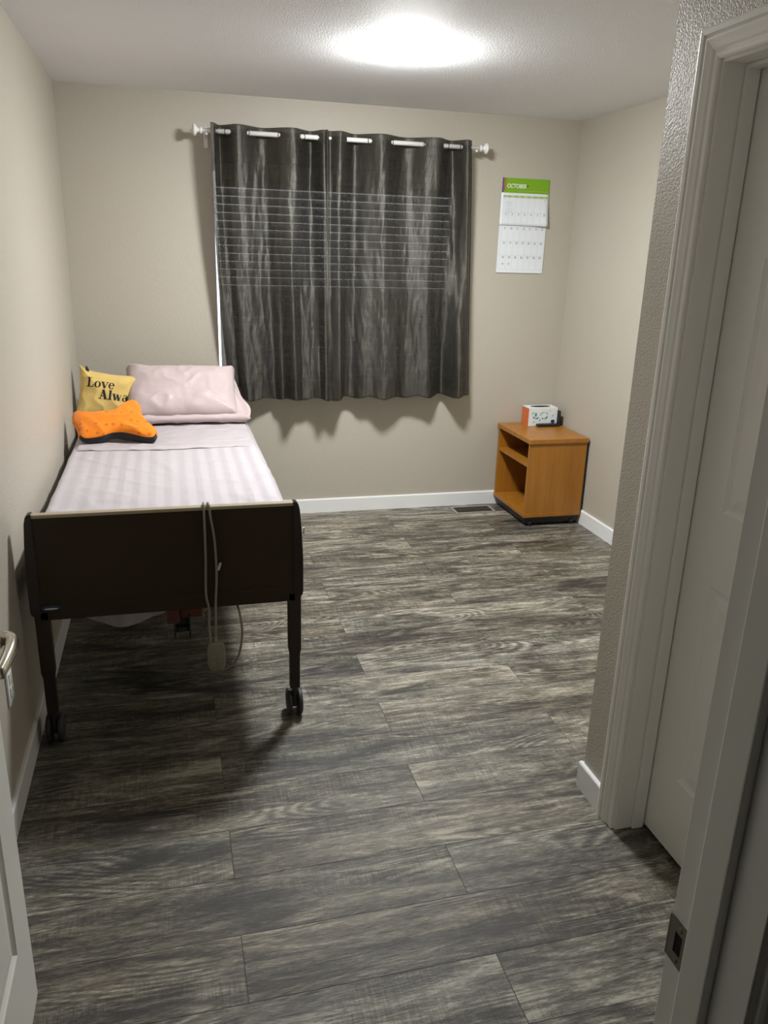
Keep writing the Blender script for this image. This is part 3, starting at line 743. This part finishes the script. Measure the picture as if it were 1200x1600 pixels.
# oval emblem on the lower rail
bm = bmesh.new(); prism(bm, [(0.097 + 0.030 * math.cos(a * PI / 14), 0.512 + 0.009 * math.sin(a * PI / 14)) for a in range(28)], lambda a, b: Vector((a, 2.5078, b)), lambda a, b: Vector((a, 2.5068, b)))
lg = obj('emblem', bm, 'logo_blue', fb); lg['label'] = 'small oval blue emblem'
bm = bmesh.new(); prism(bm, [(0.097 + 0.022 * math.cos(a * PI / 14), 0.510 + 0.0030 * math.sin(a * PI / 14)) for a in range(28)], lambda a, b: Vector((a, 2.5067, b)), lambda a, b: Vector((a, 2.5062, b)))
obj('emblem_lettering', bm, 'logo_white', fb)
def bed_leg(x, y):
    bm = bmesh.new()
    box(bm, x - 0.023, x + 0.023, y - 0.016, y + 0.016, 0.275, 0.50, bev=0.004)
    rows = []
    for (hw, hy, z_) in ((0.0225, 0.0155, 0.278), (0.018, 0.013, 0.255), (0.018, 0.013, 0.118)):
        rows.append([bm.verts.new((x + a * hw, y + b * hy, z_)) for a, b in ((-1, -1), (1, -1), (1, 1), (-1, 1))])
    grid_faces(bm, rows, closed_u=True); bm.faces.new(rows[0]); bm.faces.new(rows[-1])
    lg_ = obj('leg', bm, 'brown_metal', bed)
    for s in (-1, 1):
        bm = bmesh.new(); R_ = 0.050; c_ = s * 0.019
        lathe(bm, [(0, c_ - 0.010), (0.030, c_ - 0.010), (0.034, c_ - 0.007), (0.046, c_ - 0.008), (R_, c_ - 0.004), (R_, c_ + 0.004), (0.046, c_ + 0.008), (0.034, c_ + 0.007), (0.030, c_ + 0.010), (0, c_ + 0.010)], (x, y + 0.012, R_), 'X', 36)
        obj('caster_wheel', bm, 'rubber', lg_, True)
    bm = bmesh.new(); box(bm, x - 0.008, x + 0.008, y - 0.014, y + 0.03, 0.040, 0.122, bev=0.003)
    tube(bm, [(x - 0.03, y + 0.012, R_), (x + 0.03, y + 0.012, R_)], 0.007, 12)
    obj('caster_fork', bm, 'brown_metal', lg_)
for lx in (0.066, 0.897):
    for ly in (2.524, 4.682): bed_leg(lx, ly)
# deck frame, springs, motor
obj('side_rail', nb((0.078, 0.108, 2.545, 4.660, 0.498, 0.548), bev=0.003), 'brown_metal', bed)
obj('side_rail', nb((0.862, 0.892, 2.545, 4.660, 0.498, 0.548), bev=0.003), 'brown_metal', bed)
for yy in (2.56, 3.0, 3.5, 4.0, 4.5): obj('cross_rail', nb((0.1085, 0.8615, yy, yy + 0.03, 0.505, 0.535), bev=0.003), 'brown_metal', bed)
bm = bmesh.new()
for i in range(17): box(bm, 0.085, 0.885, 2.58 + i * 0.122, 2.63 + i * 0.122, 0.5485, 0.552)
for i in range(9): box(bm, 0.12 + i * 0.088, 0.145 + i * 0.088, 2.56, 4.64, 0.552, 0.555)
obj('link_deck', bm, 'brown_metal', bed)
gmat('maroon motor housing', (0.16, 0.045, 0.035))
bm = bmesh.new(); box(bm, 0.50, 0.585, 2.70, 2.84, 0.345, 0.415, bev=0.006); box(bm, 0.455, 0.50, 2.66, 2.74, 0.345, 0.500, bev=0.004)
obj('motor_box', bm, 'maroon motor housing', bed)
bm = bmesh.new(); tube(bm, smooth_path([(0.585, 2.70, 0.375), (0.62, 2.69, 0.40), (0.78, 2.66, 0.43)], 6), 0.011, 12); tube(bm, [(0.78, 2.66, 0.43), (0.87, 2.66, 0.505)], 0.011, 12)
obj('crank_rod', bm, 'cord', bed, True)
bm = bmesh.new(); box(bm, 0.478, 0.486, 2.69, 2.73, 0.27, 0.36, bev=0.002); box(bm, 0.532, 0.540, 2.69, 2.73, 0.27, 0.36, bev=0.002); tube(bm, [(0.478, 2.71, 0.30), (0.540, 2.71, 0.30)], 0.012, 14); box(bm, 0.486, 0.532, 2.715, 2.73, 0.31, 0.352, bev=0.002)
obj('crank_joint', bm, 'rubber', bed, True)
bm = bmesh.new(); tube(bm, [(0.54, 2.83, 0.385), (0.54, 3.9, 0.47)], 0.018, 14); obj('drive_tube', bm, 'brown_metal', bed, True)
obj('rail_latch', nb((0.9275, 0.934, 2.513, 2.533, 0.715, 0.740), bev=0.002), 'nickel', fb)

# mattress (under the sheet)
mt = tag(obj('mattress', nb((0.046, 0.918, 2.552, 4.645, 0.5560, 0.704), bev=0.03, seg=5), 'mattress', None, True), 'mattress under the pale pink sheet on the bed', 'mattress')

def fbm(x, y, s, o=3):
    a = 0; k = 1.0; f = s
    for _ in range(o): a += k * noise.noise(Vector((x * f, y * f, 3.7 + s))); k *= 0.5; f *= 2
    return a
# flat sheet over the mattress, tucked at the sides, sagging below at the foot
def sheet():
    bm = bmesh.new(); rows = []
    prof = []                              # cross-section x, z around the mattress
    r = 0.034; xl, xr, zt, zb = 0.040, 0.926, 0.7125, 0.585
    n = 10
    for i in range(6): prof.append((xl, zb + (zt - r - zb) * i / 5))
    for i in range(1, n): a = PI - PI / 2 * i / n; prof.append((xl + r + r * math.cos(a), zt - r + r * math.sin(a)))
    for i in range(91): prof.append((xl + r + (xr - xl - 2 * r) * i / 90, zt))
    for i in range(1, n): a = PI / 2 - PI / 2 * i / n; prof.append((xr - r + r * math.cos(a), zt - r + r * math.sin(a)))
    for i in range(6): prof.append((xr, zt - r - (zt - r - zb) * i / 5))
    ys = [2.556 + (4.62 - 2.556) * j / 200 for j in range(201)]
    # foot end: rolls down behind the footboard
    ends = [(2.545, -0.05), (2.543, -0.02), (2.546, -0.006)]
    for yy in ys:
        row = []
        for (x, z) in prof:
            top = min(1, max(0, (z - 0.64) / 0.07))
            rid = 1 - abs(noise.noise(Vector((x * 4.2 + yy * 4.0, (yy - x) * 1.5, 1.3)))) * 3.4
            rid2 = 1 - abs(noise.noise(Vector((x * 10 + yy * 3, yy * 5 - x * 3, 5.3)))) * 3.2
            soft = 0.5 + 0.5 * noise.noise(Vector((x * 3, yy * 2, 9.1)))
            calm = 1.0 if yy < 3.72 else max(0.12, 1 - (yy - 3.72) * 9)
            dz = 0.010 * max(0, rid) ** 2 * soft * 1.5 + 0.0030 * max(0, rid2) ** 2 * soft + 0.0012 * fbm(x, yy, 4)
            dx = 0.004 * fbm(yy, z, 6) if top < 0.6 else 0
            edge = 0.010 * noise.noise(Vector((yy * 2.3, 0, 0))) if x > 0.88 else 0
            row.append(bm.verts.new((x + dx + edge, yy, z + dz * calm * top + 0.0015 * top)))
        rows.append(row)
    grid_faces(bm, rows)
    return bm
sh = thing('bed_sheet', 'pale pink striped sheet spread over the mattress', 'sheet', (0.48, 3.58, 0.71))
o = obj('flat_sheet', sheet(), 'sheet', sh, True); md = o.modifiers.new('s', 'SOLIDIFY'); md.thickness = 0.002; md.offset = 1
# folded-back cuff near the pillows
bm = bmesh.new(); rows = []
for j in range(61):
    v = j / 60; row = []
    for i in range(111):
        u = i / 110; x = 0.050 + 0.872 * u
        ya = 3.80 + 0.012 * math.sin(x * 9 + 0.6) + 0.010 * noise.noise(Vector((x * 14, 0, 2))) + 0.05 * max(0, 0.25 - u)
        y = ya + (4.58 - ya) * v
        h = 0.7185 + 0.0065 * math.sin(min(1, v * 18) * PI / 2) + 0.004 * fbm(x, y, 6) + 0.005 * max(0, 1 - abs(noise.noise(Vector((x * 6, y * 14, 1)))) * 3) ** 2
        h -= 0.055 * (max(0, abs(u - 0.5) - 0.465) / 0.035) ** 2
        row.append(bm.verts.new((x, y, h)))
    rows.append(row)
grid_faces(bm, rows)
o = obj('folded_cuff', bm, 'cuff', sh, True); md = o.modifiers.new('s', 'SOLIDIFY'); md.thickness = 0.004; md.offset = -1
# loose end of the sheet hanging under the foot of the bed
bm = bmesh.new(); rows = []
for j in range(25):
    v = j / 24; row = []
    for i in range(61):
        u = i / 60; x = 0.125 + 0.38 * u
        depth = 0.545 - 0.190 * math.sin(PI * min(1, u * 1.0)) ** 0.32
        z = 0.547 + (depth - 0.547) * v
        y = 2.60 + 0.06 * math.sin(v * PI / 2) + 0.012 * math.sin(u * 13 + v * 5) + 0.012 * fbm(x * 2, z * 4, 5)
        row.append(bm.verts.new((x, y, z)))
    rows.append(row)
grid_faces(bm, rows)
o = obj('hanging_end', bm, 'sheet', sh, True); md = o.modifiers.new('s', 'SOLIDIFY'); md.thickness = 0.003

# ------------------------------------------------------------------ pillows
def puff(outline, center, ux, vx, thick, wr=0.004, seed=1.0, rings=22, edge=0.5, back_scale=1.0, fringe=0.0):
    """closed pillow from a closed outline (u, v); ux, vx world axes; returns bm, faces with material 0 front / 1 back"""
    U = Vector(ux).normalized(); Vv = Vector(vx).normalized(); N = U.cross(Vv).normalized(); c = Vector(center)
    n = len(outline); cu = sum(p[0] for p in outline) / n; cv = sum(p[1] for p in outline) / n
    bm = bmesh.new()
    for side in (1, -1):
        rows = []
        for k in range(rings + 1):
            s = k / rings; row = []
            for (a, b) in outline:
                u = cu + (a - cu) * s; v = cv + (b - cv) * s
                h = thick * max(0, 1 - s ** 2.6) ** edge * (1 if side > 0 else back_scale)
                if s < 1:
                    w1 = 1 - abs(noise.noise(Vector((u * 11 + seed, v * 11, seed)))) * 2.2
                    w2 = noise.noise(Vector((u * 5, v * 5 + seed, seed * 2)))
                    w3 = noise.noise(Vector((u * 30, v * 30 + seed, seed * 3)))
                    h += (wr * max(0, w1) ** 2 * 1.6 + wr * 1.6 * w2 + wr * 0.4 * w3) * min(1, (1 - s) * 6)
                h = max(h, 0)
                row.append(bm.verts.new(c + U * u + Vv * v + N * (h * side)))
            rows.append(row)
        grid_faces(bm, rows, closed_u=True, mi=0 if side > 0 else 1)
    bmesh.ops.remove_doubles(bm, verts=bm.verts, dist=1e-5)
    return bm
def rect_outline(hw, hh, n=32, pinch=0.06, corner=0.012, seed=0.0, wob=0.004):
    pts = []
    for side in range(4):
        for k in range(n):
            t = -1 + 2 * k / n
            inn = pinch * (1 - t * t) * 1.0
            if side == 0: p = (t * hw, -hh + inn * hh)
            elif side == 1: p = (hw - inn * hw, t * hh)
            elif side == 2: p = (-t * hw, hh - inn * hh)
            else: p = (-hw + inn * hw, -t * hh)
            w_ = wob * noise.noise(Vector((p[0] * 9 + seed, p[1] * 9, seed)))
            pts.append((p[0] + w_, p[1] + w_))
    return pts
# lower pillow lying flat
lp = thing('pillow', 'flat rose pink pillow lying beneath the leaning pillow', 'pillow', (0.62, 4.47, 0.74), 'pink pillows')
obj('pillowcase', puff(rect_outline(0.315, 0.19, pinch=0.05, seed=2), (0.610, 4.465, 0.762), (1, 0.02, 0), (-0.02, 1, 0.01), 0.034, 0.006, 4.2, edge=0.42), ['pillow', 'pillow'], lp, True)
# leaning pillow
pp = thing('pillow', 'plump rose pink pillow leaning against the headboard', 'pillow', (0.60, 4.47, 0.82), 'pink pillows')
slope = Vector((0.0, 0.30, 0.252)).normalized()
obj('pillowcase', puff(rect_outline(0.296, 0.180, pinch=0.035, seed=5), (0.575, 4.452, 0.870), (1, 0.03, -0.02), slope, 0.088, 0.006, 7.7, edge=0.40), ['pillow', 'pillow'], pp, True)
def flap(pts_a, pts_b, name, parent, seed):
    bm = bmesh.new(); rows = []
    n = 14; A = smooth_path(pts_a, 6); B = smooth_path(pts_b, 6)
    for a, b in zip(A, B):
        row = []
        for k in range(n + 1):
            t = k / n; p = a.lerp(b, t); p = p + Vector((0, 0.010 * math.sin(t * 9 + seed + p.z * 30), 0.004 * math.sin(t * 7 + p.y * 20)))
            row.append(bm.verts.new(p))
        rows.append(row)
    grid_faces(bm, rows); o = obj(name, bm, 'pillow', parent, True); md = o.modifiers.new('s', 'SOLIDIFY'); md.thickness = 0.004
flap([(0.82, 4.585, 0.965), (0.838, 4.49, 0.90), (0.842, 4.40, 0.83), (0.83, 4.335, 0.778)], [(0.856, 4.58, 0.955), (0.893, 4.49, 0.85), (0.938, 4.41, 0.785), (0.925, 4.33, 0.745)], 'open_hem', pp, 1.0)
flap([(0.292, 4.57, 0.96), (0.284, 4.50, 0.91), (0.286, 4.42, 0.85)], [(0.250, 4.59, 0.93), (0.240, 4.53, 0.885), (0.262, 4.43, 0.83)], 'corner_fold', pp, 2.0)

# yellow cushion with black lettering
yc = thing('cushion', 'mustard yellow cushion with black lettering against left wall', 'cushion', (0.19, 4.5, 0.74))
cY = Vector((0.188, 4.470, 0.852)); ang = math.radians(-7)
Yn = Vector((0.10, 0.30, 0.0))
yu0 = Vector((1.0, -0.10, 0.0)).normalized(); yv0 = Vector((0.03, 0.30, 0.95)).normalized()
yu = (yu0 * math.cos(ang) + yv0 * math.sin(ang)); yv = (yv0 * math.cos(ang) - yu0 * math.sin(ang))
yout = []
for (a, b) in rect_outline(0.170, 0.140, pinch=0.10, seed=9, wob=0.003):
    k = max(0, (-a / 0.17) * (b / 0.14)) ** 6 if (a < 0 and b > 0) else 0
    yout.append((a - 0.004 * k, b + 0.020 * k))
ym = puff(yout, cY, yu, yv, 0.062, 0.0035, 11.3, edge=0.5)
from mathutils.bvhtree import BVHTree
bmesh.ops.recalc_face_normals(ym, faces=ym.faces); ybvh = BVHTree.FromBMesh(ym)
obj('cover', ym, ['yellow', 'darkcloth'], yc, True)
yN = yu.cross(yv).normalized()
def yh(u, v):   # height of the front of the cushion
    best = 1.0
    A = math.atan2(v, u); c_, s_ = abs(math.cos(A)), abs(math.sin(A))
    R_ = min(0.155 / max(c_, 1e-5), 0.130 / max(s_, 1e-5)); s = min(0.995, math.hypot(u, v) / R_)
    return 0.062 * (1 - s ** 2.6) ** 0.5
def ypt(u, v, lift=0.0):
    o_ = cY + yu * u + yv * v + yN * 0.3
    hit = ybvh.ray_cast(o_, -yN)
    return (hit[0] if hit[0] is not None else cY + yu * u + yv * v) + yN * (0.0012 + lift)
# bold high-contrast serif letters as strokes: (x0,y0,x1,y1,width) and bowls
def stroke(bm, x0, y0, x1, y1, w_, s, ox, oy, sh=0.0):
    dx, dy = x1 - x0, y1 - y0; L = math.hypot(dx, dy); nx, ny = -dy / L * w_ / 2, dx / L * w_ / 2
    n = 6; rows = []
    for i in range(n + 1):
        t = i / n; px, py = x0 + dx * t, y0 + dy * t; row = []
        for k in (-1, 0, 1):
            X = px + nx * k; Y = py + ny * k
            row.append(bm.verts.new(ypt(ox + X * s, oy + Y * s)))
        rows.append(row)
    grid_faces(bm, rows)
def bowl(bm, cx, cy, rx, ry, thk, thn, s, ox, oy, a0=0, a1=360):
    rows = []
    for i in range(25):
        A = math.radians(a0 + (a1 - a0) * i / 24); c_, s_ = math.cos(A), math.sin(A)
        rows.append([bm.verts.new(ypt(ox + (cx + rx * c_) * s, oy + (cy + ry * s_) * s)), bm.verts.new(ypt(ox + (cx + (rx - thk) * c_) * s, oy + (cy + (ry - thn) * s_) * s))])
    grid_faces(bm, rows)
def serif(bm, x, y, wd, s, ox, oy): stroke(bm, x - wd / 2, y, x + wd / 2, y, 0.07, s, ox, oy)
def letter(bm, ch, s, ox, oy):
    T = 0.22; t_ = 0.07
    if ch == 'L':
        stroke(bm, .22, 0, .22, 1, T, s, ox, oy); serif(bm, .22, .97, .5, s, ox, oy); serif(bm, .3, .035, .66, s, ox, oy); stroke(bm, .64, 0, .70, .30, t_, s, ox, oy); return .78
    if ch == 'o': bowl(bm, .33, .33, .33, .35, .20, .05, s, ox, oy); return .72
    if ch == 'v': stroke(bm, .10, .66, .36, 0, T, s, ox, oy); stroke(bm, .36, 0, .58, .66, t_, s, ox, oy); serif(bm, .10, .66, .32, s, ox, oy); serif(bm, .58, .66, .26, s, ox, oy); return .70
    if ch == 'e': bowl(bm, .32, .33, .31, .35, .18, .05, s, ox, oy, 0, 325); stroke(bm, .12, .36, .60, .36, t_, s, ox, oy); return .68
    if ch == 'A': stroke(bm, .40, 1.0, .70, 0, .25, s, ox, oy); stroke(bm, .40, 1.0, .12, 0, t_, s, ox, oy); stroke(bm, .2, .33, .6, .33, t_, s, ox, oy); serif(bm, .12, .03, .34, s, ox, oy); serif(bm, .72, .03, .42, s, ox, oy); return .98
    if ch == 'l': stroke(bm, .17, 0, .17, 1.0, T, s, ox, oy); serif(bm, .17, .03, .38, s, ox, oy); serif(bm, .11, .98, .2, s, ox, oy); return .42
    if ch == 'w':
        for k in (0, .36): stroke(bm, .10 + k, .66, .30 + k, 0, T, s, ox, oy); stroke(bm, .30 + k, 0, .48 + k, .66, t_, s, ox, oy)
        serif(bm, .10, .66, .3, s, ox, oy); return .96
    if ch == 'a': bowl(bm, .25, .20, .23, .22, .15, .05, s, ox, oy); stroke(bm, .45, 0, .45, .55, T * .9, s, ox, oy); bowl(bm, .30, .50, .22, .19, .08, .06, s, ox, oy, 20, 170); return .66
    if ch == 'y': stroke(bm, .10, .66, .36, 0, T, s, ox, oy); stroke(bm, .60, .66, .24, -.3, t_, s, ox, oy); serif(bm, .10, .66, .3, s, ox, oy); return .70
    if ch == 's': bowl(bm, .25, .48, .20, .19, .09, .06, s, ox, oy, 20, 270); bowl(bm, .25, .17, .21, .19, .09, .06, s, ox, oy, -160, 90); return .5
    return .4
bm = bmesh.new()
ox = -0.108
for ch in 'Love': ox += letter(bm, ch, 0.050, ox, 0.040) * 0.050
ox = -0.040
for ch in 'Always': ox += letter(bm, ch, 0.050, ox, -0.018) * 0.050
obj('lettering', bm, 'ink', yc)
bm = bmesh.new(); base_ = cY + yu * (-0.128) + yv * 0.132 + yN * 0.022
pp_ = [base_ + yu * a + yv * b + yN * 0.004 for a, b in ((0, 0.018), (0.007, 0), (0.012, -0.020), (0.010, -0.036), (0.002, -0.042))]
tube(bm, smooth_path(pp_, 5), [0.002 + 0.008 * math.sin(PI * min(1, (i + 1) / 20)) for i in range(21)], 12)
obj('tassel', bm, 'ink', yc, True)

# orange bone-shaped cushion
oc = thing('cushion', 'orange bone-shaped cushion with small dots lying on the bed', 'cushion', (0.24, 4.02, 0.73))
OUT = [(0.038, 0.147), (0.051, 0.166), (0.098, 0.158), (0.161, 0.152), (0.232, 0.164), (0.262, 0.203), (0.294, 0.242), (0.333, 0.252), (0.359, 0.222), (0.37, 0.143), (0.397, 0.079), (0.435, 0.022),
       (0.44, -0.012), (0.429, -0.046), (0.395, -0.050), (0.345, -0.030), (0.286, -0.008), (0.227, -0.008), (0.187, -0.028), (0.146, -0.039), (0.101, -0.041), (0.076, -0.017), (0.070, 0.017), (0.060, 0.05), (0.042, 0.092)]
cl_ = OUT + OUT[:3]
sp = smooth_path([(a, b, 0) for a, b in [OUT[-1]] + OUT + [OUT[0]]], 4)[4:-4]
outl = [(p.x, p.y) for p in sp][:-1] if (sp[0] - sp[-1]).length < 1e-4 else [(p.x, p.y) for p in sp]
up_ = Vector((0, .88, .47)).normalized()
cen = Vector((0, 3.93, 0.775)) - Vector((0, -.47, .88)).normalized() * 0.012
obm = puff(outl, cen, (1, 0, 0), up_, 0.046, 0.006, 21.0, edge=0.42, rings=24)
obm.faces.ensure_lookup_table()
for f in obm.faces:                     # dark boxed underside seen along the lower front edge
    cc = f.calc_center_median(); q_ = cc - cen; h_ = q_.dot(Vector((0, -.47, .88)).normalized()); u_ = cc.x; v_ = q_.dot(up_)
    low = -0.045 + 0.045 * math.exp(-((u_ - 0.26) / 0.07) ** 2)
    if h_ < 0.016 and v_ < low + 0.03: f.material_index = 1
obj('cover', obm, ['orange', 'darkcloth'], oc, True)

# ------------------------------------------------------------------ hand control hung over the footboard
hc = thing('bed_hand_control', 'taupe bed hand control hanging on its cord over the footboard', 'hand control', (0.617, 2.496, 0.24))
bm = bmesh.new(); rows = []
for k, (fy, sc_) in enumerate(((2.500, 0.86), (2.498, 0.96), (2.494, 1.0), (2.484, 1.0), (2.480, 0.95), (2.478, 0.84))):
    row = []
    for i in range(40):
        A = 2 * PI * i / 40; c_, s_ = math.cos(A), math.sin(A)
        row.append(bm.verts.new((0.618 + 0.031 * sc_ * math.copysign(abs(c_) ** 0.55, c_), fy, 0.291 + (0.056 - 0.03 * (1 - sc_)) * math.copysign(abs(s_) ** 0.62, s_))))
    rows.append(row)
grid_faces(bm, rows, closed_u=True); bm.faces.new(rows[0]); bm.faces.new(rows[-1])
obj('handset', bm, 'cord', hc, True)
bm = bmesh.new()
for i in range(2):
    for j in range(3): box(bm, 0.602 + i * 0.018, 0.614 + i * 0.018, 2.4765, 2.479, 0.262 + j * 0.022, 0.274 + j * 0.022, bev=0.001)
obj('buttons', bm, 'cord', hc)
yF = 2.4985
bm = bmesh.new()
tube(bm, smooth_path([(0.618, 2.489, 0.344), (0.620, 2.490, 0.40), (0.624, yF, 0.50), (0.630, yF, 0.60), (0.627, yF, 0.72), (0.617, yF, 0.80), (0.614, 2.504, 0.834), (0.612, 2.522, 0.840), (0.611, 2.541, 0.830), (0.610, 2.547, 0.78),
                      (0.604, 2.548, 0.768), (0.598, 2.547, 0.78), (0.597, 2.541, 0.830), (0.597, 2.522, 0.840), (0.597, 2.504, 0.834), (0.597, yF, 0.80), (0.596, yF, 0.66), (0.592, yF, 0.53), (0.600, yF, 0.468), (0.598, 2.494, 0.40), (0.602, 2.486, 0.33),
                      (0.600, 2.500, 0.26), (0.612, 2.505, 0.233), (0.645, 2.505, 0.228), (0.690, 2.506, 0.262), (0.710, 2.510, 0.345), (0.708, 2.515, 0.41), (0.698, 2.55, 0.46), (0.69, 2.60, 0.475)], 8), 0.0042, 10)
obj('cord', bm, 'cord', hc, True)
bm = bmesh.new(); tube(bm, [(0.618, 2.489, 0.340), (0.619, 2.489, 0.362)], [0.010, 0.006], 12)
obj('cord_strain_relief', bm, 'cord', hc, True)
bm = nb((-0.004, 0.004, -0.006, 0.002, -0.014, 0.014), bev=0.002)
bm.transform(Matrix.Translation((0.640, 2.501, 0.622)) @ Matrix.Rotation(math.radians(18), 4, 'Y'))
obj('cord_clip', bm, 'logo_white', hc)
